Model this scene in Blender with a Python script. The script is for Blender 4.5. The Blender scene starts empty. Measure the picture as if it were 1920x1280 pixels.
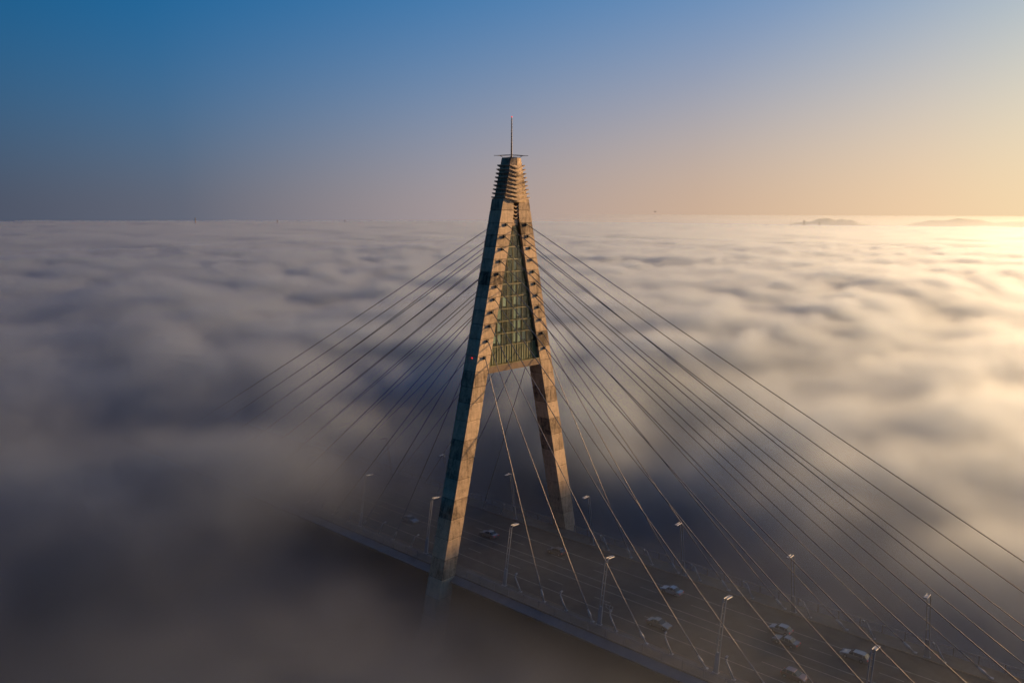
import bpy, bmesh, math, random
from mathutils import Vector, Matrix
S = bpy.context.scene
C = S.collection
R = math.radians
rnd = random.Random(7)

# ---------------------------------------------------------------- camera
cam_data = bpy.data.cameras.new('camera')
cam = bpy.data.objects.new('camera', cam_data)
C.objects.link(cam)
CX, CY, CZ, YAW, PITCH, ROLL = 124.557, -134.264, 75.415, 2.31687, -0.14872, 0.0060
fw = Vector((math.cos(YAW)*math.cos(PITCH), math.sin(YAW)*math.cos(PITCH), math.sin(PITCH)))
rt = Vector((math.sin(YAW), -math.cos(YAW), 0))
up = rt.cross(fw)
r2 = rt*math.cos(ROLL) + up*math.sin(ROLL)
u2 = up*math.cos(ROLL) - rt*math.sin(ROLL)
m = Matrix((r2, u2, -fw)).transposed().to_4x4()
m.translation = (CX, CY, CZ)
cam.matrix_world = m
cam_data.sensor_width = 36
cam_data.lens = 1574.24/1920*36
cam_data.clip_start = 1.0
cam_data.clip_end = 80000
S.camera = cam

# ---------------------------------------------------------------- sky, sun, exposure
SUN_EL, SUN_AZ = R(9.8), R(74.8)          # azimuth from +X towards +Y
sun_vec = Vector((math.cos(SUN_AZ)*math.cos(SUN_EL), math.sin(SUN_AZ)*math.cos(SUN_EL), math.sin(SUN_EL)))
EXPO = 0.95
SKY_STRENGTH, SKY_SAT, SKY_FAR = 0.115/2**EXPO, 1.68, 0.20
HAZE_K, HAZE_MAX = 7.0, .97
sr = lambda r, g, b: tuple(((c/255+.055)/1.055)**2.4 for c in (r, g, b))
HAZE = [(20, sr(255, 226, 176)), (100, sr(40, 54, 78)), (45, sr(206, 174, 148)), (62, sr(162, 148, 148)), (78, sr(100, 102, 116)), (32, sr(240, 204, 164)), (150, sr(24, 34, 52))]
world = bpy.data.worlds.new('World'); S.world = world; world.use_nodes = True
wn, wl = world.node_tree.nodes, world.node_tree.links
wn.clear()
sky = wn.new('ShaderNodeTexSky'); sky.sky_type = 'NISHITA'; sky.sun_disc = False
sky.sun_elevation = SUN_EL; sky.sun_rotation = math.pi/2 - SUN_AZ
sky.altitude = 150; sky.air_density = 1.0; sky.dust_density = 1.2; sky.ozone_density = 3.0
bg = wn.new('ShaderNodeBackground'); bg.inputs['Strength'].default_value = SKY_STRENGTH
wo = wn.new('ShaderNodeOutputWorld')
def wmath(op, a, b=None, c=None):
    q = wn.new('ShaderNodeMath'); q.operation = op
    for k, v in enumerate((a, b, c)):
        if v is None: continue
        if isinstance(v, (int, float)): q.inputs[k].default_value = v
        else: wl.new(v, q.inputs[k])
    return q.outputs[0]
def wmix(f, a, b):
    q = wn.new('ShaderNodeMix'); q.data_type = 'RGBA'
    for s, v in (('Factor', f), ('A', a), ('B', b)):
        if isinstance(v, (int, float)): q.inputs[s].default_value = v
        elif isinstance(v, tuple): q.inputs[s].default_value = (*v, 1)
        else: wl.new(v, q.inputs[s])
    return q.outputs['Result']
tc = wn.new('ShaderNodeTexCoord'); sx = wn.new('ShaderNodeSeparateXYZ'); wl.new(tc.outputs['Generated'], sx.inputs[0])
zc = wmath('MAXIMUM', sx.outputs[2], 0.004)            # the air below the horizon line looks like the horizon
zs = wmath('MULTIPLY_ADD', zc, .85, .15)                # clear air above the haze band
cb = wn.new('ShaderNodeCombineXYZ'); wl.new(sx.outputs[0], cb.inputs[0]); wl.new(sx.outputs[1], cb.inputs[1]); wl.new(zs, cb.inputs[2])
nrm = wn.new('ShaderNodeVectorMath'); nrm.operation = 'NORMALIZE'; wl.new(cb.outputs[0], nrm.inputs[0])
wl.new(nrm.outputs[0], sky.inputs[0])
dt = wn.new('ShaderNodeVectorMath'); dt.operation = 'DOT_PRODUCT'; wl.new(nrm.outputs[0], dt.inputs[0]); dt.inputs[1].default_value = sun_vec
gam = wmath('ARCCOSINE', dt.outputs['Value'])          # angle from the sun
hs = wn.new('ShaderNodeHueSaturation'); hs.inputs['Saturation'].default_value = SKY_SAT; hs.inputs['Hue'].default_value = .5
wl.new(sky.outputs[0], hs.inputs['Color'])
mr = wn.new('ShaderNodeMapRange'); mr.interpolation_type = 'SMOOTHSTEP'; wl.new(gam, mr.inputs['Value'])
mr.inputs['From Min'].default_value = R(25); mr.inputs['From Max'].default_value = R(150); mr.inputs['To Min'].default_value = 1.05; mr.inputs['To Max'].default_value = SKY_FAR
gmap = wn.new('ShaderNodeMapRange'); wl.new(gam, gmap.inputs['Value']); gmap.inputs['From Min'].default_value = R(25); gmap.inputs['From Max'].default_value = R(74)
gn_ = wn.new('ShaderNodeVectorMath'); gn_.operation = 'MULTIPLY'; wl.new(hs.outputs[0], gn_.inputs[0]); wl.new(wmix(gmap.outputs[0], (.85, 1.22, 1.10), (.38, 1.56, 1.62)), gn_.inputs[1])
sc_ = wn.new('ShaderNodeVectorMath'); sc_.operation = 'SCALE'; wl.new(gn_.outputs[0], sc_.inputs[0]); wl.new(mr.outputs[0], sc_.inputs['Scale'])
# morning haze lying on the horizon: peach towards the sun, lilac grey away from it
hr = wn.new('ShaderNodeValToRGB'); wl.new(wmath('DIVIDE', gam, math.pi), hr.inputs[0])
el = hr.color_ramp.elements
for k, (deg, col) in enumerate(HAZE):
    e_ = el[k] if k < 2 else el.new(deg/180)
    e_.position = deg/180; e_.color = (*[c/SKY_STRENGTH*.01/2**EXPO for c in col], 1)
hsc = wn.new('ShaderNodeVectorMath'); hsc.operation = 'SCALE'; wl.new(hr.outputs[0], hsc.inputs[0]); hsc.inputs['Scale'].default_value = 100
hk = wn.new('ShaderNodeMapRange'); wl.new(gam, hk.inputs['Value'])
hk.inputs['From Min'].default_value = R(20); hk.inputs['From Max'].default_value = R(80); hk.inputs['To Min'].default_value = HAZE_K*.55; hk.inputs['To Max'].default_value = HAZE_K
hf = wmath('MULTIPLY', wmath('POWER', 2.718, wmath('MULTIPLY', wmath('POWER', wmath('MULTIPLY', zc, hk.outputs[0]), 1.6), -1.0)), HAZE_MAX)
wl.new(wmix(hf, sc_.outputs[0], hsc.outputs[0]), bg.inputs[0]); wl.new(bg.outputs[0], wo.inputs[0])
world.cycles.sampling_method = 'AUTOMATIC'

sd = bpy.data.lights.new('sun', 'SUN'); sd.energy = 5.0; sd.angle = R(0.6); sd.color = (1.0, 0.56, 0.235)
sun = bpy.data.objects.new('sun', sd); C.objects.link(sun)
sun.rotation_euler = (-sun_vec).to_track_quat('-Z', 'Y').to_euler()
sun.location = (0, 0, 300)

S.view_settings.view_transform = 'Standard'; S.view_settings.look = 'None'
S.view_settings.exposure = EXPO; S.view_settings.gamma = 1.0
cy = S.cycles
cy.use_denoising = True; cy.use_adaptive_sampling = True; cy.adaptive_threshold = 0.015; cy.adaptive_min_samples = 32
try:
    cy.denoiser = 'OPENIMAGEDENOISE'; cy.denoising_input_passes = 'RGB_ALBEDO_NORMAL'; cy.denoising_prefilter = 'ACCURATE'; cy.denoising_quality = 'HIGH'
except Exception: pass
cy.max_bounces = 8; cy.diffuse_bounces = 2; cy.glossy_bounces = 2; cy.transmission_bounces = 2
cy.volume_bounces = 3; cy.transparent_max_bounces = 8
cy.volume_step_rate = 2.2; cy.volume_max_steps = 512
cy.caustics_reflective = False; cy.caustics_refractive = False
cy.sample_clamp_indirect = 4.0
# ---------------------------------------------------------------- helpers
def link(name, me, mat=None, parent=None):
    o = bpy.data.objects.new(name, me); C.objects.link(o)
    if mat is not None and me is not None and not me.materials: me.materials.append(mat)
    if parent is not None: o.parent = parent
    return o
def tag(o, label=None, cat=None, group=None, kind=None):
    for k, v in (('label', label), ('category', cat), ('group', group), ('kind', kind)):
        if v: o[k] = v
    return o
def empty(name, loc=(0, 0, 0), label=None, cat=None, group=None):
    o = bpy.data.objects.new(name, None); C.objects.link(o); o.location = loc; o.empty_display_size = 1
    return tag(o, label, cat, group)
def copy_tree(o, parent=None):
    c = o.copy(); C.objects.link(c); c.parent = parent
    for ch in list(o.children): copy_tree(ch, c)
    return c
class MB:
    """collects simple shapes into one mesh"""
    def __init__(s): s.v, s.f = [], []
    def raw(s, v, f):
        b = len(s.v); s.v += [tuple(p) for p in v]; s.f += [tuple(b+i for i in q) for q in f]; return s
    def box(s, lo, hi):
        (x0, y0, z0), (x1, y1, z1) = lo, hi
        return s.raw([(x, y, z) for z in (z0, z1) for y in (y0, y1) for x in (x0, x1)],
                     [(0, 2, 3, 1), (4, 5, 7, 6), (0, 1, 5, 4), (2, 6, 7, 3), (0, 4, 6, 2), (1, 3, 7, 5)])
    def cbox(s, c, d):
        return s.box([c[i]-d[i]/2 for i in range(3)], [c[i]+d[i]/2 for i in range(3)])
    def loft(s, loops, cap=True):
        n = len(loops[0]); v = [p for L in loops for p in L]; f = []
        for k in range(len(loops)-1):
            for i in range(n):
                j = (i+1) % n; f.append((k*n+i, k*n+j, (k+1)*n+j, (k+1)*n+i))
        if cap: f.append(tuple(reversed(range(n)))); f.append(tuple((len(loops)-1)*n+i for i in range(n)))
        return s.raw(v, f)
    def tube(s, pts, rad, n=8):
        pts = [Vector(p) for p in pts]
        rad = rad if isinstance(rad, (list, tuple)) else [rad]*len(pts)
        loops = []
        for k, p in enumerate(pts):
            d = (pts[min(k+1, len(pts)-1)]-pts[max(k-1, 0)]).normalized()
            a = d.cross(Vector((0, 0, 1)) if abs(d.z) < .95 else Vector((1, 0, 0))).normalized(); b = d.cross(a)
            loops.append([p+(a*math.cos(2*math.pi*i/n)+b*math.sin(2*math.pi*i/n))*rad[k] for i in range(n)])
        return s.loft(loops)
    def prism(s, poly, axis, a, b):
        """poly in the two other axes, extruded from a to b along axis"""
        def P(q, t):
            r = list(q); r.insert(axis, t); return tuple(r)
        return s.loft([[P(q, a) for q in poly], [P(q, b) for q in poly]])
    def mesh(s, name, smooth=False):
        me = bpy.data.meshes.new(name); me.from_pydata(s.v, [], s.f)
        bm = bmesh.new(); bm.from_mesh(me); bmesh.ops.recalc_face_normals(bm, faces=bm.faces)
        bm.to_mesh(me); bm.free()
        if smooth:
            for p in me.polygons: p.use_smooth = True
        me.update(); return me
    def obj(s, name, mat, parent=None, smooth=False): return link(name, s.mesh(name, smooth), mat, parent)
def clip(poly, a, b, c):
    """keep a*y + b*z <= c"""
    out = []
    for i in range(len(poly)):
        p, q = poly[i], poly[(i+1) % len(poly)]
        dp, dq = a*p[0]+b*p[1]-c, a*q[0]+b*q[1]-c
        if dp <= 0: out.append(p)
        if (dp < 0) != (dq < 0) and dp != dq:
            t = dp/(dp-dq); out.append((p[0]+(q[0]-p[0])*t, p[1]+(q[1]-p[1])*t))
    return out

# ---------------------------------------------------------------- materials
class NB:
    """tiny expression builder on a node tree"""
    def __init__(s, t): s.t, s.n, s.l = t, t.nodes, t.links
    def put(s, sock, v):
        if isinstance(v, (int, float, tuple)): sock.default_value = v
        else: s.l.new(v, sock)
    def m(s, op, a, b=None, c=None):
        q = s.n.new('ShaderNodeMath'); q.operation = op
        s.put(q.inputs[0], a)
        if b is not None: s.put(q.inputs[1], b)
        if c is not None: s.put(q.inputs[2], c)
        return q.outputs[0]
    def add(s, *a):
        r = a[0]
        for b in a[1:]: r = s.m('ADD', r, b)
        return r
    def mul(s, a, b): return s.m('MULTIPLY', a, b)
    def sub(s, a, b): return s.m('SUBTRACT', a, b)
    def sstep(s, x, a, b, lo=0.0, hi=1.0):
        q = s.n.new('ShaderNodeMapRange'); q.interpolation_type = 'SMOOTHSTEP'
        if a > b: a, b, lo, hi = b, a, hi, lo
        s.put(q.inputs['Value'], x)
        q.inputs['From Min'].default_value = a; q.inputs['From Max'].default_value = b
        q.inputs['To Min'].default_value = lo; q.inputs['To Max'].default_value = hi
        return q.outputs['Result']
    def noise(s, vec, scale, detail=2.0, rough=.5, dist=0.0):
        q = s.n.new('ShaderNodeTexNoise'); q.noise_dimensions = '3D'
        s.l.new(vec, q.inputs['Vector']); q.inputs['Scale'].default_value = scale
        q.inputs['Detail'].default_value = detail; q.inputs['Roughness'].default_value = rough
        q.inputs['Distortion'].default_value = dist
        return s.sub(q.outputs[0], 0.5)
    def comb(s, x, y, z):
        q = s.n.new('ShaderNodeCombineXYZ'); s.put(q.inputs[0], x); s.put(q.inputs[1], y); s.put(q.inputs[2], z)
        return q.outputs[0]
def new_mat(name):
    mt = bpy.data.materials.new(name); mt.use_nodes = True
    return mt, mt.node_tree.nodes, mt.node_tree.links, mt.node_tree.nodes['Principled BSDF']
def plain(name, col, rough=.6, metal=0.0, var=.12, scale=.6, bump=0.0):
    """a painted or metal surface with uneven tone and grime"""
    mt, n, l, b = new_mat(name)
    geo = n.new('ShaderNodeNewGeometry'); nz = n.new('ShaderNodeTexNoise'); nz.inputs['Scale'].default_value = scale
    nz.inputs['Detail'].default_value = 5; nz.inputs['Roughness'].default_value = .62
    l.new(geo.outputs['Position'], nz.inputs['Vector'])
    rp = n.new('ShaderNodeValToRGB'); lo, hi = [c*(1-var*1.6) for c in col], [min(1, c*(1+var)) for c in col]
    rp.color_ramp.elements[0].position = .3; rp.color_ramp.elements[1].position = .7
    rp.color_ramp.elements[0].color = (*lo, 1); rp.color_ramp.elements[1].color = (*hi, 1)
    l.new(nz.outputs[0], rp.inputs[0]); l.new(rp.outputs[0], b.inputs['Base Color'])
    b.inputs['Roughness'].default_value = rough; b.inputs['Metallic'].default_value = metal
    if bump:
        bp = n.new('ShaderNodeBump'); bp.inputs['Strength'].default_value = bump; bp.inputs['Distance'].default_value = .05
        l.new(nz.outputs[0], bp.inputs['Height']); l.new(bp.outputs[0], b.inputs['Normal'])
    return mt
def concrete(name, dark, light, streak=.95, holes=True):
    mt, n, l, b = new_mat(name)
    B = NB(mt.node_tree)
    geo = n.new('ShaderNodeNewGeometry').outputs['Position']
    sp = n.new('ShaderNodeSeparateXYZ'); l.new(geo, sp.inputs[0]); X, Y, Z = sp.outputs
    inf = n.new('ShaderNodeObjectInfo').outputs['Random']
    big = B.noise(geo, .22, 4, .6)
    fine = B.noise(geo, 1.6, 6, .7)
    grain = B.noise(geo, 7.0, 4, .7)
    run = B.noise(B.comb(B.mul(X, 1.0), B.mul(Y, 1.0), B.mul(Z, .12)), 1.3, 4, .65)
    tone = B.add(.5, B.mul(big, .9), B.mul(fine, .8), B.mul(run, streak), B.add(B.mul(B.sub(inf, .5), .5), B.mul(grain, .45)))
    rp = n.new('ShaderNodeValToRGB'); e = rp.color_ramp.elements
    e[0].position = .12; e[0].color = (*dark, 1); e[1].position = .85; e[1].color = (*light, 1)
    mid = rp.color_ramp.elements.new(.45); mid.color = (*[(a*.42+c*.58) for a, c in zip(dark, light)], 1)
    l.new(tone, rp.inputs[0])
    col = rp.outputs[0]
    if holes:      # formwork tie holes and air pockets
        vo = n.new('ShaderNodeTexVoronoi'); vo.inputs['Scale'].default_value = 1.15; l.new(geo, vo.inputs['Vector'])
        pit = B.m('LESS_THAN', B.add(vo.outputs['Distance'], B.mul(fine, .25)), .10)
        mx = n.new('ShaderNodeMix'); mx.data_type = 'RGBA'
        l.new(B.mul(pit, .75), mx.inputs['Factor']); l.new(col, mx.inputs['A']); mx.inputs['B'].default_value = (.03, .025, .02, 1)
        col = mx.outputs['Result']
        # board joints of the shuttering
        fr = B.m('ABSOLUTE', B.sub(B.m('FRACT', B.mul(B.add(Y, X, B.mul(inf, 3.0)), .62)), .5))
        ln = B.m('GREATER_THAN', fr, .487)
        fz = B.m('GREATER_THAN', B.m('ABSOLUTE', B.sub(B.m('FRACT', B.mul(Z, .76)), .5)), .484)
        lx = n.new('ShaderNodeMix'); lx.data_type = 'RGBA'
        l.new(B.mul(B.m('MAXIMUM', ln, fz), .35), lx.inputs['Factor']); l.new(col, lx.inputs['A']); lx.inputs['B'].default_value = (.06, .05, .04, 1)
        col = lx.outputs['Result']
    l.new(col, b.inputs['Base Color']); b.inputs['Roughness'].default_value = .9
    bp = n.new('ShaderNodeBump'); bp.inputs['Strength'].default_value = .5; bp.inputs['Distance'].default_value = .12
    l.new(B.add(fine, B.mul(grain, .5)), bp.inputs['Height']); l.new(bp.outputs[0], b.inputs['Normal'])
    return mt
def emit(name, col, power):
    mt, n, l, b = new_mat(name)
    b.inputs['Base Color'].default_value = (*col, 1); b.inputs['Emission Color'].default_value = (*col, 1); b.inputs['Emission Strength'].default_value = power
    return mt
def pane_mat(name, tint, body, opac, gloss):
    mt, n, l, b = new_mat(name); n.remove(b); out = n['Material Output']
    tr = n.new('ShaderNodeBsdfTransparent'); tr.inputs[0].default_value = (*tint, 1)
    df = n.new('ShaderNodeBsdfDiffuse')
    geo = n.new('ShaderNodeNewGeometry'); nz = n.new('ShaderNodeTexNoise'); nz.inputs['Scale'].default_value = .7; nz.inputs['Detail'].default_value = 4
    l.new(geo.outputs['Position'], nz.inputs['Vector'])
    inf = n.new('ShaderNodeObjectInfo')
    ad = n.new('ShaderNodeMath'); ad.operation = 'MULTIPLY_ADD'; l.new(inf.outputs['Random'], ad.inputs[0]); ad.inputs[1].default_value = .35; l.new(nz.outputs[0], ad.inputs[2])
    rp = n.new('ShaderNodeValToRGB'); rp.color_ramp.elements[0].position = .35; rp.color_ramp.elements[1].position = .95
    rp.color_ramp.elements[0].color = (*[c*.55 for c in body], 1); rp.color_ramp.elements[1].color = (*[c*1.35 for c in body], 1)
    l.new(ad.outputs[0], rp.inputs[0]); l.new(rp.outputs[0], df.inputs[0])
    gl = n.new('ShaderNodeBsdfGlossy'); gl.inputs['Roughness'].default_value = .12
    m1 = n.new('ShaderNodeMixShader'); m1.inputs[0].default_value = opac; l.new(tr.outputs[0], m1.inputs[1]); l.new(df.outputs[0], m1.inputs[2])
    m2 = n.new('ShaderNodeMixShader'); m2.inputs[0].default_value = gloss; l.new(m1.outputs[0], m2.inputs[1]); l.new(gl.outputs[0], m2.inputs[2])
    l.new(m2.outputs[0], out.inputs['Surface'])
    return mt
M = dict(
    concrete=concrete('pylon_concrete', (.065, .048, .033), (.60, .47, .32)),
    core=plain('joint_concrete', (.07, .06, .05), .95),
    beam=concrete('beam_concrete', (.06, .045, .035), (.20, .155, .115), holes=False),
    steel=plain('galvanised_steel', (.42, .44, .46), .5, .3),
    dark=plain('dark_steel', (.035, .035, .04), .5, .3),
    cable=plain('cable_sheath', (.085, .12, .175), .42, 0.0, .08, .15),
    frame=plain('window_frame_paint', (.15, .15, .07), .5),
    spandrel=plain('green_sheet_panel', (.085, .13, .06), .6, 0, .2, .35),
    wallpanel=plain('olive_wall_panel', (.035, .034, .018), .8, 0, .25, .4),
    shaft=plain('brown_shaft', (.30, .13, .055), .7, 0, .25, .4),
    slab=plain('floor_slab', (.13, .12, .10), .9),
    glass=pane_mat('tinted_pane', (.85, .95, .90), (.085, .11, .045), .20, .05),
    backlit=plain('backlit_pane_tone', (.86, .88, .92), .8, 0, .12, .8),  # near-white, so the added sheets read as panes with light behind
    asphalt=plain('asphalt', (.052, .048, .046), .92, 0, .35, .35, .2),
    walk=plain('walkway_surface', (.10, .095, .09), .9, 0, .25, .5, .2),
    paint=plain('road_paint', (.32, .31, .29), .8, 0, .3, .8),
    deckside=plain('deck_edge_paint', (.15, .165, .185), .55, 0, .2, .25),
    rail=plain('railing_paint', (.20, .21, .23), .5, .2),
    lampsteel=plain('lamp_post_paint', (.29, .33, .37), .45, .2),
    red=emit('red_beacon', (.8, .02, .015), .8),
    tyre=plain('tyre_rubber', (.02, .02, .02), .9), rim=plain('wheel_rim', (.4, .4, .42), .35, .7),
    carglass=plain('car_glass', (.015, .018, .02), .08, 0, .05),
    headlamp=plain('headlamp_lens', (.40, .41, .43), .15), taillamp=emit('tail_lamp_lens', (.50, .03, .02), .12),
    farwall=plain('far_building_wall', (.22, .20, .19), .9, 0, .1, .01),
    farroof=plain('far_building_roof', (.10, .09, .085), .9), bird=plain('bird_feathers', (.03, .03, .035), .8),
)

# ---------------------------------------------------------------- river and far land
def disc(name, z, rad, mat, n=96):
    me = bpy.data.meshes.new(name)
    me.from_pydata([(rad*math.cos(2*math.pi*i/n), rad*math.sin(2*math.pi*i/n), z) for i in range(n)], [], [tuple(range(n))])
    return link(name, me, mat)
wm, n_, l_, b_ = new_mat('river_water')
b_.inputs['Base Color'].default_value = (.012, .018, .02, 1); b_.inputs['Roughness'].default_value = .16
nz = n_.new('ShaderNodeTexNoise'); nz.inputs['Scale'].default_value = .35; nz.inputs['Detail'].default_value = 4
g_ = n_.new('ShaderNodeNewGeometry'); l_.new(g_.outputs['Position'], nz.inputs['Vector'])
bp = n_.new('ShaderNodeBump'); bp.inputs['Strength'].default_value = .3; bp.inputs['Distance'].default_value = .4
l_.new(nz.outputs[0], bp.inputs['Height']); l_.new(bp.outputs[0], b_.inputs['Normal'])
tag(disc('river', -16.0, 4900, wm), kind='structure')
def hill(name, uv_dir, dist, width, height, mat, seed):
    """a low wooded ridge far beyond the fog, solid, with an uneven crest"""
    rr = random.Random(seed); nx, ny = 40, 8
    d = Vector((uv_dir[0], uv_dir[1], 0)).normalized(); s = Vector((d.y, -d.x, 0)); c = d*dist
    ph = [rr.uniform(0, 6.28) for _ in range(6)]; v, f = [], []
    for j in range(ny+1):
        for i in range(nx+1):
            u, w = i/nx*2-1, j/ny*2-1
            h = height*max(0, (1-abs(u)**4))*max(0, 1-w*w)*(1+.10*math.sin(5*u+ph[0])+.06*math.sin(13*u+ph[1]+w)+.03*math.sin(29*u+ph[2]))
            p = c+s*(u*width/2)+d*(w*350); v.append((p.x, p.y, -16+h))
    for j in range(ny):
        for i in range(nx):
            a = j*(nx+1)+i; f.append((a, a+1, a+nx+2, a+nx+1))
    me = bpy.data.meshes.new(name); me.from_pydata(v, [], f)
    for p in me.polygons: p.use_smooth = True
    return tag(link(name, me, mat), kind='structure')
hm = plain('wooded_hill', (.07, .075, .06), .95, 0, .2, .004)
hill('hill', (-3593, 9149), 4820, 570, 77, hm, 3)
hill('hill', (-2050, 9620), 4840, 1050, 82, hm, 5)

# ---------------------------------------------------------------- bridge deck
X0, X1 = -320.0, 175.0
deck = MB().prism([(-18.3, -.06), (-20.0, -.75), (-19.9, -1.15), (-15.5, -3.1), (15.5, -3.1), (19.9, -1.15), (20.0, -.75), (18.3, -.06)], 0, X0, X1).obj('bridge_deck', M['deckside'])
tag(deck, 'long steel bridge deck with pale sloping edges running under the pylon', 'bridge deck')
road = MB().box((X0, -13.9, -.056), (X1, 13.9, 0)).obj('road', M['asphalt']); tag(road, kind='structure')
def walkway(y0, y1):
    o = MB().box((X0, min(y0, y1), -.05), (X1, max(y0, y1), .13)).obj('walkway', M['walk']); tag(o, kind='structure')
    ks = 1 if y0 > 0 else -1
    k = MB(); x = X0
    me = MB().box((0, -.14, 0), (3.96, .14, .17)).mesh('kerb_stone')
    for i in range(int((130-(-130))/4)):
        kk = link('kerb_stone', me, M['beam'], o); kk.location = (-130+4*i, y0-ks*.16, -.02)
    return o
walkway(-14.2, -18.28); walkway(14.2, 18.28)
def strip(x0, x1, y, w=.16): return MB().box((x0, y-w/2, .003), (x1, y+w/2, .009)).obj('lane_marking', M['paint'], road)
for y in (-9.75, -2.4, .45, 7.75): strip(X0, X1, y)
dash = MB().box((0, -.08, .003), (4, .08, .009)).mesh('lane_marking')
for y in (-6.15, 4.1):
    for i in range(24):
        d = link('lane_marking', dash, M['paint'], road); d.location = (-140+12*i+(5 if y > 0 else 1), y, 0)

# deck railings: posts, rails and barred panels
post_me = MB().box((-.06, -.06, 0), (.06, .06, 1.62)).box((-.14, -.10, 0), (.14, .10, .05)).mesh('railing_post')
pm = MB()
for i in range(18): pm.box((.16+i*.213, -.012, .12), (.182+i*.213, .012, 1.42))
pm.box((.06, -.03, .09), (3.94, .03, .13)); pm.box((.06, -.03, 1.42), (3.94, .03, 1.47))
panel_me = pm.mesh('railing_panel')
top_me = MB().box((-.0, -.055, 1.62), (4.0, .055, 1.70)).mesh('handrail')
def railing(y, x0, nb, label):
    r = empty('deck_railing', (x0, y, .12), label, 'railing', 'railings along the deck edges')
    for i in range(nb+1):
        p = link('railing_post', post_me, M['rail'], r); p.location.x = 4*i
        if i < nb:
            q = link('railing_panel', panel_me, M['rail'], r); q.location.x = 4*i
            t = link('handrail', top_me, M['rail'], r); t.location.x = 4*i
railing(-18.0, 4.6, 26, 'barred railing on the near deck edge, on the lit-face side of the pylon')
railing(-18.0, -103.0, 25, 'barred railing on the near deck edge, fading into fog behind the pylon leg')
railing(18.0, 4.6, 26, 'barred railing on the far deck edge, on the lit-face side of the pylon')
railing(18.0, -103.0, 25, 'barred railing on the far deck edge, fading into fog behind the pylon')

# ---------------------------------------------------------------- pylon
yo = lambda z: 22.3-.232*z
yi = lambda z: max(18.55-.236*z, .80)
XF = 1.5
xb = lambda z: -2.55+.0075*z
ZA = [45.65, 49.13, 52.28, 55.16, 57.83, 60.49, 63.15, 65.8, 68.37, 70.93, 73.45]
joints = [-16, -12, -8, -4, 0, 4.1, 8.2, 12.3, 16.4, 20.5, 24.6, 28.6, 32.6, 36.3, 39.6, 42.9] + [z+.42 for z in ZA] + [76.5, 79.0]
pylon = empty('bridge_pylon', (0, 0, -16), 'tall A-shaped concrete bridge pylon with glazed upper room and louvred spire', 'bridge pylon')
def P(o):
    o.parent = pylon; o.location = o.location+Vector((0, 0, 16)); return o
for s, lab in ((-1, 'near pylon leg with a dark outer face and small red light'), (1, 'far pylon leg standing across the roadway')):
    core = MB().loft([[(x, s*y, z) for x, y in ((XF-.09, yo(z)-.09), (XF-.09, yi(z)+.09), (xb(z)+.09, yi(z)+.09), (xb(z)+.09, yo(z)-.09))] for z in (-16, 40, 75, 78.9)]).obj('leg', M['core'])
    core['label'] = lab; P(core)
    for a, b in zip(joints, joints[1:]):
        c = .085; j = .03
        def ring(z, e):
            return [(XF-e, s*(yo(z)-e), z), (XF-e, s*(yi(z)+e), z), (xb(z)+e, s*(yi(z)+e), z), (xb(z)+e, s*(yo(z)-e), z)]
        off = rnd.uniform(0, .02)
        sg = MB().loft([ring(a+j, c+off), ring(a+c+j, off), ring(b-c-j, off), ring(b-j, c+off)]).obj('concrete_segment', M['concrete'], core)
# cable anchor boxes on the lit face
box_me = MB().box((0, -.24, -.30), (.28, .24, .34)).box((.28, -.30, .22), (.34, .30, .40)).mesh('anchor_box')
cap_me = MB().tube([(.28, 0, .02), (.36, 0, -.02)], .10, 8).mesh('anchor_cap')
for s in (-1, 1):
    for z in ZA:
        y = s*(20.42-.2343*z)
        o = link('anchor_box', box_me, M['dark']); o.location = (XF, y, z); P(o)
        q = link('anchor_cap', cap_me, M['steel'], o)
# cross beam under the glazed room
bm_ = MB().prism([(-(yi(42.05)-.0), 42.05), (yi(42.05), 42.05), (yi(43.45), 43.45), (-yi(43.45), 43.45)], 0, -1.95, 1.42).obj('cross_beam', M['beam']); P(bm_)
lg = MB().prism([(-(yi(43.46)), 43.45), (yi(43.46), 43.45), (yi(43.62), 43.62), (-yi(43.62), 43.62)], 0, .75, 1.49).obj('ledge', M['frame'], bm_)
# glazed room
rows = [43.64, 47.5, 50.16, 52.82, 55.48, 58.14, 60.8, 63.46, 66.12, 68.78, 71.2, 73.2]
cols = [-.45+1.6*k for k in range(-5, 7)]
gl = MB().box((.70, -.06, 43.7), (.86, .06, 73.1)).obj('glazed_wall', M['frame']); P(gl)
def cell(y0, y1, z0, z1, g):
    poly = [(y0+g, z0+g), (y1-g, z0+g), (y1-g, z1-g), (y0+g, z1-g)]
    for s in (-1, 1): poly = clip(poly, s, .236, 18.55-.10)
    if len(poly) < 3: return None
    A = .5*abs(sum(p[0]*q[1]-q[0]*p[1] for p, q in zip(poly, poly[1:]+poly[:1])))
    return poly if A > .12 else None
open_cells = {}
for r in range(len(rows)-1):
    for c in range(len(cols)-1):
        q = cell(cols[c], cols[c+1], rows[r], rows[r+1], .035)
        if not q: continue
        if r == 0:
            MB().prism(q, 0, .80, .88).obj('sheet_panel', M['spandrel'], gl)
        else:
            MB().prism(q, 0, .84, .87).obj('pane', M['glass'], gl)
def bar(y0, z0, y1, z1, w, x0, x1, name):
    d = Vector((0, y1-y0, z1-z0)).normalized(); nrm = Vector((0, -d.z, d.y))*w/2
    pts = [(y0+nrm.y, z0+nrm.z), (y0-nrm.y, z0-nrm.z), (y1-nrm.y, z1-nrm.z), (y1+nrm.y, z1+nrm.z)]
    return MB().prism(pts, 0, x0, x1).obj(name, M['frame'], gl)
for y in cols:
    zt = min(73.2, (18.55-.12-abs(y))/.236)
    if zt > 44.5: bar(y, 43.64, y, zt, .09, .80, .97, 'mullion')
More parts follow.
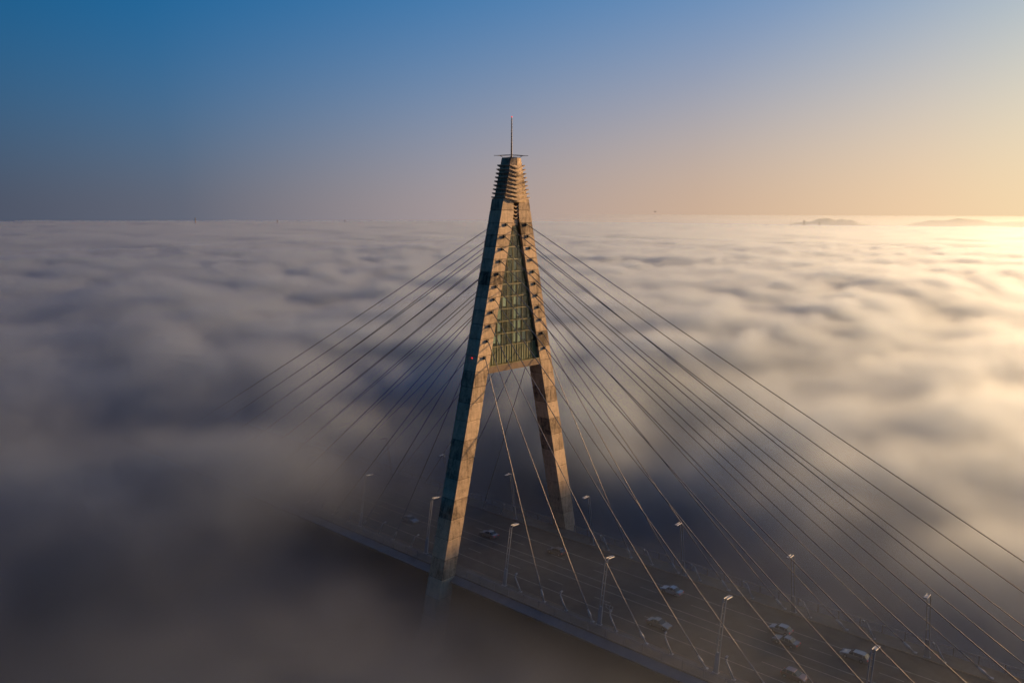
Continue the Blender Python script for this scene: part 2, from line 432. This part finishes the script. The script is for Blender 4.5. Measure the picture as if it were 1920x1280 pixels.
for y in [c+.8 for c in cols]:      # ribs of the sheet panels
    zt = min(73.2, (18.55-.12-abs(y))/.236)
    if zt > 44.5: bar(y, 43.64, y, min(zt, 47.5), .05, .83, .95, 'panel_rib')
for z in rows[1:-1]:
    w = yi(z)-.12; bar(-w, z, w, z, .15, .79, 1.02, 'transom')
# rear wall of the room, pale sheets added as window light, floors and brown lift shaft
backlit_cells = {(1, -6.05), (1, -4.45), (1, .35), (1, 1.95), (1, 3.55), (2, -4.45), (2, .35), (2, 1.95), (3, -4.45), (3, .35), (3, 1.95), (4, -2.85), (4, .35), (4, 1.95), (5, .35), (6, .35), (7, .35)}
rw = MB().box((-1.62, -.5, 43.6), (-1.52, .5, 73.0)).obj('rear_wall', M['wallpanel']); P(rw)
for r in range(len(rows)-1):
    for c in range(len(cols)-1):
        q = cell(cols[c], cols[c+1], rows[r], rows[r+1], .02)
        if not q: continue
        yc = (cols[c]+cols[c+1])/2
        MB().prism(q, 0, -1.64, -1.52).obj('wall_panel', M['wallpanel'], rw)
        if any(rr == r and abs(yb-yc) < .1 for rr, yb in backlit_cells):
            g = rnd.uniform(.12, .3); z0 = rows[r]+rnd.choice((.25, .5, .7))
            q = cell(cols[c]+g, cols[c+1]-rnd.uniform(.05, .25), z0, rows[r+1]-.15, .02)
            if q: MB().prism(q, 0, .50, .53).obj('backlit_sheet', M['backlit'], rw)  # pale sheet added behind the glass to imitate a backlit window
for z in rows[1:-1]:
    w = yi(z)-.12
    MB().box((-1.5, -w, z-.14), (.4, w, z+.05)).obj('floor_slab', M['slab'], rw)
MB().box((-.9, -1.78, 43.7), (.38, -.62, 64.0)).obj('lift_shaft', M['shaft'], rw)
# slot with chevron plates below the spire
sl = MB().box((-1.9, -.79, 73.25), (1.15, .79, 74.55)).obj('slot_plate', M['concrete']); P(sl)
bk = MB().box((-1.9, -.79, 74.56), (-.3, .79, 78.2)).obj('slot_back', M['core']); P(bk)
for k in range(4):
    z = 77.65-.80*k
    P(MB().prism([(-.79, z), (0, z-.34), (.79, z), (.79, z-.22), (0, z-.56), (-.79, z-.22)], 0, -.28, 1.36).obj('chevron_plate', M['concrete']))
# spire with nine chevron louvres
def hexa(z, e=0, ridge=.34):
    t = (z-78.2)/9.3; h = 3.72-2.17*t+e; xf = 1.44-.14*t+e*.95; x_ = -1.72+.30*t-e
    return [(xf, -h, z), (xf+ridge, 0, z), (xf, h, z), (x_, h, z), (x_-ridge, 0, z), (x_, -h, z)]
body = MB().loft([hexa(78.2), hexa(86.0), hexa(87.5)]).obj('spire', M['concrete']); P(body)
cap = MB().loft([hexa(87.51, -.10), hexa(87.62, -.10)]).obj('cap_slab', M['beam'], body)
for k in range(9):
    z = 86.12-.842*k; e = .50; L = []
    for zz in (z-.22, z):
        L.append([(p[0], p[1], zz-(.80 if abs(p[1]) < .01 else 0)) for p in hexa(z, e, .30)])
    MB().loft(L).obj('louvre', M['concrete'], body)
mast = MB().tube([(0, 0, 87.6), (0, 0, 92), (0, 0, 96.0)], [.17, .13, .09], 8)
mo = mast.obj('mast', M['dark']); P(mo)
st = MB().box((-.26, -.02, -.02), (.26, .02, .02)).mesh('step_rung')
for k in range(26):
    o = link('step_rung', st, M['steel'], mo); o.location = (0, 0, 88.1+.3*k); o.rotation_euler.z = R(48)
bc = MB().tube([(0, 0, 96.0), (0, 0, 96.12), (0, 0, 96.2)], [.12, .14, .05], 8).obj('beacon', M['red'], mo)
fr_ = MB(); q4 = [(2.2, -2.3), (2.2, 2.3), (-2.4, 2.3), (-2.4, -2.3)]
for (a, b), (c, d) in zip(q4, q4[1:]+q4[:1]): fr_.tube([(a, b, 88.05), (c, d, 88.05)], .035, 5)
for a, b in q4: fr_.tube([(a*1.12, b*1.12, 88.05), (0, 0, 88.12)], .06, 6); fr_.tube([(a*.55, b*.5, 87.6), (a*.75, b*.75, 88.06)], .05, 5)
P(fr_.obj('rooftop_frame', M['dark']))
rb = MB().box((-.10, -.13, -.10), (.10, .05, .10)).obj('red_light', M['red']); rb.location = (-.14, -11.72, 45.68); P(rb)

# ---------------------------------------------------------------- stay cables
ordn = ['lowest', 'second lowest', 'third lowest', 'fourth lowest', 'fifth lowest', 'middle', 'fifth highest', 'fourth highest', 'third highest', 'second highest', 'topmost']
for s, leg in ((-1, 'near'), (1, 'far')):
    for sx, fan in ((1, 'lit-face fan, sweeping right'), (-1, 'shaded fan, sweeping left into fog')):
        for k in range(11):
            a = Vector((XF+.3 if sx > 0 else xb(ZA[k])-.1, s*(20.42-.2343*ZA[k]), ZA[k]))
            b = Vector((23.3+12*k if sx > 0 else -23.3-12*k, s*14.9, .05))
            t = empty('stay_cable', b, f'{ordn[k]} stay cable of the {leg} leg\'s {fan}', 'stay cable', 'steel stay cables of the pylon')
            d = (a-b); L = d.length; u = d/L
            loc = lambda q: q-b
            sag = L*L*2.2e-5
            pts = [loc(b+u*2.6+(d-u*2.6)*f-Vector((0, 0, sag*4*f*(1-f)))) for f in [i/10 for i in range(11)]]
            MB().tube(pts, .080, 8).obj('cable', M['cable'], t, True)
            MB().tube([loc(b+u*1.9), loc(b+u*6.2)], .125, 8).obj('protective_sleeve', M['cable'], t, True)
            sk = MB().tube([loc(b-u*.1), loc(b+u*1.1), loc(b+u*1.15), loc(b+u*1.7), loc(b+u*2.5)], [.17, .17, .27, .25, .13], 10).obj('socket', M['steel'], t, True)
            MB().cbox((0, 0, .12), (.7, .5, .2)).obj('anchor_plate', M['steel'], t)

# ---------------------------------------------------------------- lamp posts: twin leaning tubes on a tapered base
def lamp_proto():
    r = empty('street_lamp', (0, 0, 0))
    lean = 1.9/12.1
    base = MB().loft([[(x*w, y+lean*z, z) for x, y in ((-1, -.16), (1, -.16), (1, .16), (-1, .16))] for z, w in ((0, .44), (3.4, .36))]).obj('base_column', M['lampsteel'], r)
    MB().box((-.55, -.35, -.02), (.55, .35, .06)).obj('base_plate', M['steel'], r)
    for sx in (-1, 1):
        MB().tube([(sx*.28, lean*3.3, 3.3), (sx*.27, lean*11.9, 11.9), (sx*.27, lean*12.2+.2, 12.25), (sx*.27, 3.9, 12.15)], .10, 6).obj('pole', M['lampsteel'], r)
    for z in (5.4, 7.7, 9.9, 11.8):
        MB().box((-.27, lean*z-.05, z-.05), (.27, lean*z+.05, z+.05)).obj('rung', M['lampsteel'], r)
    hd = MB().box((-.30, 2.5, 12.10), (.30, 4.1, 12.24)).obj('lamp_head', M['lampsteel'], r)
    MB().box((-.22, 2.8, 12.04), (.22, 4.0, 12.098)).obj('lamp_lens', M['headlamp'], hd)
    MB().box((-.36, 3.9, 12.12), (.36, 4.02, 12.27)).obj('end_bar', M['lampsteel'], hd)
    return r
lampX = [-60.3, -36.0, -11.8, 12.5, 36.8, 61.1, 85.3, 109.6]
lampW = ['deepest in the fog', 'third back past the pylon', 'just behind the pylon', 'first in front of the pylon', 'second in front of the pylon', 'third in front of the pylon', 'fourth in front of the pylon', 'fifth in front of the pylon']
lp = lamp_proto(); first = True
for s, side in ((-1, 'near'), (1, 'far')):
    for x, w in zip(lampX, lampW):
        if s < 0 and x > 100: continue
        o = lp if first else copy_tree(lp); first = False
        o.location = (x, s*14.9, .13); o.rotation_euler.z = 0 if s < 0 else math.pi
        tag(o, f'twin-pole street lamp on the {side} deck edge, {w}', 'street lamp', 'street lamps along the bridge deck')

# ---------------------------------------------------------------- leaning spotlight posts between the cables
def spot_proto():
    r = empty('spotlight_post', (0, 0, 0))
    MB().tube([(0, 0, 0), (-1.5, 0, 2.75)], [.19, .13], 8).obj('post', M['lampsteel'], r, True)
    MB().cbox((0, 0, .06), (.6, .5, .12)).obj('base_plate', M['steel'], r)
    MB().tube([(-1.45, 0, 2.70), (-1.55, .35, 2.95)], .07, 6).obj('bracket', M['lampsteel'], r)
    h = MB().loft([[(-1.62-.1*w, .35+y, 2.9+z) for y, z in ((0, 0), (.55, .1), (.55, .38), (0, .26))] for w in (0, 3)]).obj('lamp_head', M['lampsteel'], r)
    MB().box((-1.90, .915, 3.05), (-1.64, .935, 3.25)).obj('lamp_lens', M['headlamp'], h)
    return r
sp0 = spot_proto(); first = True
ow = ['first', 'second', 'third', 'fourth', 'fifth', 'sixth', 'seventh']
for s, side in ((-1, 'near'), (1, 'far')):
    for sx, part_, cnt in ((1, 'lit side', 7), (-1, 'foggy side', 4)):
        for k in range(cnt if s > 0 or sx < 0 else 5):
            o = sp0 if first else copy_tree(sp0); first = False
            o.location = (sx*(17.0+11.85*k), s*14.9, .13)
            o.scale = (sx, -s, 1)
            tag(o, f'leaning spotlight post, {ow[k]} from the pylon, {side} deck edge on the {part_}', 'spotlight', 'leaning spotlight posts between the cables')
# weather sensor mast
ws = empty('weather_sensor', (40.2, -14.9, .13), 'forked weather sensor mast on top of a leaning spotlight post', 'weather sensor')
MB().tube([(-1.0, 0, 2.4), (-1.15, 0, 4.4)], .05, 6).obj('mast', M['lampsteel'], ws)
MB().tube([(-1.9, -.1, 4.0), (-1.15, 0, 3.7), (-.4, .1, 4.0)], .045, 6).obj('cross_arm', M['lampsteel'], ws)
for x in (-1.9, -.4): MB().tube([(x, 0, 3.95), (x, 0, 4.35), (x, 0, 4.45)], [.05, .05, .13], 6).obj('sensor_cup', M['lampsteel'], ws)
MB().tube([(-1.7, 0, 4.4), (-1.15, 0, 4.42), (-.8, 0, 4.5)], [.04, .04, .10], 6).obj('wind_vane', M['lampsteel'], ws)

# ---------------------------------------------------------------- cars
def car_paint(col): 
    mt = plain('car_paint', col, .3, .2, .05, .8); mt.node_tree.nodes['Principled BSDF'].inputs['Coat Weight'].default_value = .5
    return mt
def car(x, y, heading, col, shape, label):
    """heading +1 drives towards +X; sedan, hatchback or estate"""
    r = empty('car', (x, y, .012), label, 'car', 'cars crossing the bridge')
    r.rotation_euler.z = 0 if heading > 0 else math.pi
    pm_ = car_paint(col); Lh = {'sedan': 2.28, 'hatch': 2.02, 'estate': 2.35}[shape]
    rear = {'sedan': (-.95, -1.55), 'hatch': (-1.35, -1.92), 'estate': (-1.75, -2.25)}[shape]
    W = .89
    prof = [(-Lh, .38), (-Lh-.04, .62), (-Lh+.02, .90), (-Lh+.35, .96 if shape == 'sedan' else .98), (-.8, .97), (.85, .95), (1.35, .90), (Lh-.25, .78), (Lh, .62), (Lh+.04, .40), (Lh-.1, .24), (-Lh+.1, .24)]
    def section(k): return [(px*(1 if abs(k) < .9 else .985), k*W*(1-.06*abs(pz-.62)), pz if abs(k) < .9 else pz*.985+.008) for px, pz in prof]
    body_ = MB().loft([section(k) for k in (-1, -.86, 0, .86, 1)]).obj('body', pm_, r)
    cab = [(rear[1], .95), (rear[0], 1.40), (rear[0]+.5, 1.45), (.15, 1.43), (.98, .93)]
    cb = MB().loft([[(px, k*(W-.08-(pz-.95)*.36), pz) for px, pz in cab] for k in (-1, -.8, .8, 1)]).obj('cabin', M['carglass'], r)
    rf = [(rear[0]-.02, 1.405), (rear[0]+.5, 1.47), (.15, 1.45), (.22, 1.40)]
    MB().loft([[(px, k*(W-.22), pz) for px, pz in rf] for k in (-1, 1)]).obj('roof', pm_, r)
    for s in (-1, 1):
        for (xa, xb_) in ((-.05, .04), (rear[0]+.15, rear[0]+.26)):
            MB().loft([[(xa, s*(W-.075), .95), (xb_, s*(W-.075), .95), (xb_, s*(W-.232), 1.43), (xa, s*(W-.232), 1.43)], [(xa, s*(W-.055), .95), (xb_, s*(W-.055), .95), (xb_, s*(W-.212), 1.43), (xa, s*(W-.212), 1.43)]]).obj('pillar', pm_, r)
        MB().box((.72, s*(W+.0) - (.16 if s < 0 else 0), .93), (.90, s*W+(.16 if s > 0 else 0), 1.05)).obj('wing_mirror', pm_, r)
        MB().box((Lh-.14, s*.66-.19, .58), (Lh+.045, s*.66+.19, .72)).obj('headlight', M['headlamp'], r)
        MB().box((-Lh-.055, s*.68-.17, .66), (-Lh+.1, s*.68+.17, .84)).obj('tail_light', M['taillamp'], r)
        for wx in (-1.33, 1.36):
            w = MB().tube([(wx, s*(W-.20), .31), (wx, s*(W-.0)+s*.012, .31)], .315, 16).obj('tyre', M['tyre'], r)
            MB().tube([(wx, s*(W-.1), .31), (wx, s*W+s*.025, .31)], .20, 12).obj('rim', M['rim'], w)
    return r
car(39.4, 6.0, -1, (.40, .42, .45), 'sedan', 'bright silver saloon alone on the far carriageway, well lit')
car(45.3, -7.7, 1, (.24, .19, .14), 'sedan', 'tan saloon alone on the near carriageway')
car(62.7, 5.9, -1, (.30, .31, .33), 'hatch', 'silver hatchback overtaking a dark car on the far carriageway')
car(65.4, 2.4, -1, (.16, .15, .15), 'sedan', 'dark saloon beside a silver hatchback on the far carriageway')
car(76.3, 5.9, -1, (.24, .24, .24), 'estate', 'grey estate car leading far down the right end of the bridge')
car(71.4, -7.4, 1, (.24, .12, .10), 'hatch', 'dark reddish hatchback on the near carriageway by the bottom edge')
car(-29.6, -4.4, 1, (.22, .24, .26), 'sedan', 'pale grey saloon in the fog behind the near pylon leg')
car(-8.6, 2.3, -1, (.20, .21, .23), 'sedan', 'grey saloon between the two pylon legs')
car(9.6, 5.4, -1, (.12, .12, .13), 'hatch', 'dark hatchback near the foot of the far pylon leg')

# ---------------------------------------------------------------- far things above the fog, and a bird
FK = .66
FAR = lambda x, y: (CX+(x-CX)*FK, CY+(y-CY)*FK)
def far_block(x, y, w, d, top, name, label, cat):
    x, y = FAR(x, y); top = CZ+(top-CZ)*FK; w *= FK*.7; d *= FK*.7
    r = empty(name, (x, y, -16), label, cat); h = top+16
    wall = MB().box((-w/2, -d/2, 0), (w/2, d/2, h)).obj('wall', M['farwall'], r)
    MB().box((-w/2-.4, -d/2-.4, h), (w/2+.4, d/2+.4, h+1.6)).obj('roof', M['farroof'], r)
    MB().box((-w*.2, -d*.2, h+1.6), (w*.15, d*.2, h+5)).obj('plant_room', M['farroof'], r)
    r.rotation_euler.z = R(20); return r
far_block(-2698, 6271, 26, 18, 46, 'tower_block', 'tallest grey block standing out of the fog by the hills', 'building')
far_block(-2600, 6330, 22, 16, 36, 'tower_block', 'smaller grey block between the tall block and the hills', 'building')
far_block(-2997, 6242, 62, 30, 13, 'apartment_block', 'dark flat roof just clearing the fog, longer one of a pair', 'building')
far_block(-2915, 6285, 50, 30, 11, 'apartment_block', 'dark flat roof just clearing the fog, lower one of a pair', 'building')
def chimney(x, y, h, r0, label):
    x, y = FAR(x, y); h = CZ+(h-16-CZ)*FK+16; r0 *= FK
    r = empty('chimney', (x, y, -16), label, 'chimney')
    MB().tube([(0, 0, 0), (0, 0, h*.6), (0, 0, h)], [r0, r0*.75, r0*.6], 14).obj('stack', M['farwall'], r, True)
    MB().tube([(0, 0, h-2), (0, 0, h+.5)], r0*.72, 14).obj('rim', M['farroof'], r, True)
chimney(-4978, 3022, 51, 4.0, 'slim chimney poking through the fog on the shaded side')
chimney(-5234, 2564, 62, 4.6, 'taller chimney on the horizon farthest to the left')
chimney(-5130, 3692, 50, 4.0, 'short chimney stub nearest the pylon on the horizon')
r = empty('radio_mast', (*FAR(-2788, 6231), -16), 'thin radio mast on the horizon beside the tall grey block', 'mast')
MB().tube([(0, 0, 0), (0, 0, 50), (0, 0, 82)], [2.2, 1.5, .6], 6).obj('lattice', M['farwall'], r); MB().box((-4, -3, 0), (4, 3, 56)).obj('mast_house', M['farwall'], r)
bd = empty('bird', (64.3, -42.3, 76.0), 'small dark bird flying above the fog right of the spire', 'bird'); bd.scale = (.6, .6, .6)
MB().tube([(-.20, 0, 0), (-.05, 0, .02), (.10, 0, .02), (.22, 0, .03)], [.02, .06, .055, .015], 8).obj('body', M['bird'], bd, True)
for s in (-1, 1):
    MB().raw([(.06, s*.04, .03), (-.06, s*.04, .03), (-.10, s*.28, .12), (.04, s*.26, .13), (-.16, s*.48, .08)], [(0, 1, 2, 3), (3, 2, 4)]).raw([(.06, s*.04, .018), (-.06, s*.04, .018), (-.10, s*.28, .108), (.04, s*.26, .118), (-.16, s*.48, .07)], [(3, 2, 1, 0), (4, 2, 3)]).obj('wing', M['bird'], bd)
# ---------------------------------------------------------------- the fog: real scattering volumes on three nested grids
def fog_material():
    mt = bpy.data.materials.new('fog'); mt.use_nodes = True
    n, l = mt.node_tree.nodes, mt.node_tree.links; n.clear()
    v = n.new('ShaderNodeVolumePrincipled'); o = n.new('ShaderNodeOutputMaterial')
    v.inputs['Color'].default_value = (0.53, 0.635, 0.785, 1); v.inputs['Anisotropy'].default_value = FOG_G
    v.inputs['Density'].default_value = 1.0
    l.new(v.outputs[0], o.inputs['Volume'])
    return mt
FOG_G = 0.71
def fog_volume(name, label, lo, hi, res, rotz, fine, inner=None, outer_fade=None):
    """box lo..hi in a frame turned by rotz about the pylon; `inner` is a box left empty (filled by the finer grid)"""
    me = bpy.data.meshes.new(name)
    (x0, y0, z0), (x1, y1, z1) = lo, hi
    vs = [(x, y, z) for z in (z0, z1) for y in (y0, y1) for x in (x0, x1)]
    me.from_pydata(vs, [], [(0, 2, 3, 1), (4, 5, 7, 6), (0, 1, 5, 4), (2, 6, 7, 3), (0, 4, 6, 2), (1, 3, 7, 5)])
    o = bpy.data.objects.new(name, me); C.objects.link(o); o.rotation_euler.z = rotz
    o['kind'] = 'stuff'; o['label'] = label; o['category'] = 'fog'
    me.materials.append(FOG_MAT)
    t = bpy.data.node_groups.new(name + '_density', 'GeometryNodeTree')
    t.interface.new_socket('Geometry', in_out='INPUT', socket_type='NodeSocketGeometry')
    t.interface.new_socket('Geometry', in_out='OUTPUT', socket_type='NodeSocketGeometry')
    b = NB(t); n, l = t.nodes, t.links
    out = n.new('NodeGroupOutput')
    vc = n.new('GeometryNodeVolumeCube')
    vc.inputs['Min'].default_value = lo; vc.inputs['Max'].default_value = hi
    for k, a in enumerate('XYZ'): vc.inputs['Resolution ' + a].default_value = res[k]
    pos = n.new('GeometryNodeInputPosition').outputs[0]
    # world position
    vr = n.new('ShaderNodeVectorRotate'); vr.rotation_type = 'Z_AXIS'; vr.inputs['Angle'].default_value = rotz
    l.new(pos, vr.inputs['Vector']); wp = vr.outputs[0]
    sp = n.new('ShaderNodeSeparateXYZ'); l.new(wp, sp.inputs[0]); X, Y, Z = sp.outputs
    sl = n.new('ShaderNodeSeparateXYZ'); l.new(pos, sl.inputs[0]); LX, LY, LZ = sl.outputs
    dens = fog_density(b, wp, X, Y, Z, fine)
    if inner is not None:                       # empty where the finer grid takes over
        (ax, ay), (bx, by) = inner
        ins = b.mul(b.mul(b.m('GREATER_THAN', X, ax), b.m('LESS_THAN', X, bx)), b.mul(b.m('GREATER_THAN', Y, ay), b.m('LESS_THAN', Y, by)))
        dens = b.mul(dens, b.sub(1.0, ins))
    l.new(dens, vc.inputs['Density'])
    sm = n.new('GeometryNodeSetMaterial'); sm.inputs['Material'].default_value = FOG_MAT
    l.new(vc.outputs[0], sm.inputs[0]); l.new(sm.outputs[0], out.inputs[0])
    md = o.modifiers.new('density', 'NODES'); md.node_group = t
    return o

def fog_density(b, wp, X, Y, Z, fine):
    flat = b.comb(b.add(b.mul(X, .85), 430.0), b.add(Y, 260.0), 0.0)
    big = b.noise(flat, 1/330, 2.0)
    mid = b.noise(flat, 1/105, 2.0, .5, .8)
    s1, s2 = b.sstep(X, 0, -60), b.sstep(Y, 21, 44)
    lift = b.m('MAXIMUM', b.mul(b.sstep(Y, 16, 80), b.sstep(X, 120, 25, .1, 1.0)), b.sstep(X, -50, -130))
    top = b.add(b.mul(big, 9.0), b.mul(mid, 13.0), b.add(16.0, b.mul(lift, 7.0), b.mul(s1, 9.0)))
    if fine >= 0:                                                    # rounded billows and finer wisps
        bil = b.m('ABSOLUTE', b.noise(b.comb(X, Y, b.mul(Z, .7)), 1/62, 1.0, .5, .5))
        top = b.add(top, b.sub(3.0, b.mul(bil, 28.0)), b.mul(b.noise(wp, 1/27, 4.0, .68, .6), 24.0))
    else:
        top = b.add(top, b.mul(b.noise(flat, 1/150, 2.0, .6, .6), 24.0))
    prof = b.sstep(b.sub(top, Z), -1, 6)
    D = b.add(0.003, b.mul(b.sstep(X, 30, 110), .002), b.mul(s2, 0.038), b.mul(s1, 0.04))
    D = b.m('MAXIMUM', D, b.mul(b.mul(b.sstep(Y, -20, -48), b.sstep(Z, 12, 0)), 0.032))   # low drift on the near side
    D = b.m('MAXIMUM', D, b.mul(b.sstep(Z, -.5, -6), 0.11))          # thick again down on the water
    if fine >= 0:
        D = b.mul(D, b.m('MAXIMUM', b.add(1.0, b.mul(b.noise(wp, 1/(24 if fine else 45), 3.0, .62, .5), 4.2 if fine else 3.2)), .08))
    d = b.mul(prof, D)
    if fine < 0:                                                     # thin haze round the far hills
        d = b.add(d, b.mul(b.mul(b.sstep(Z, 115, 30), b.mul(b.sstep(Y, 2200, 4300), b.sstep(X, -3200, -1900))), 1.1e-3))
    return b.m('MAXIMUM', d, 0.0)

FOG_MAT = fog_material()
NEAR, MID, FARB = ((-200, -190), (200, 200)), ((-950, -450), (750, 1250)), ((-4500, -4500), (4500, 4500))
fog_volume('fog', 'thin river fog drifting round the bridge deck and pylon feet', (*NEAR[0], -15), (*NEAR[1], 48), (133, 130, 26), 0, 1)
fog_volume('fog', 'sea of low fog with soft billows spreading behind the pylon', (*MID[0], -15), (*MID[1], 48), (340, 340, 26), 0, 0, inner=NEAR)
fog_volume('fog', 'far fog sheet reaching the horizon', (*FARB[0], -15), (*FARB[1], 120), (300, 300, 22), 0, -1, inner=MID)
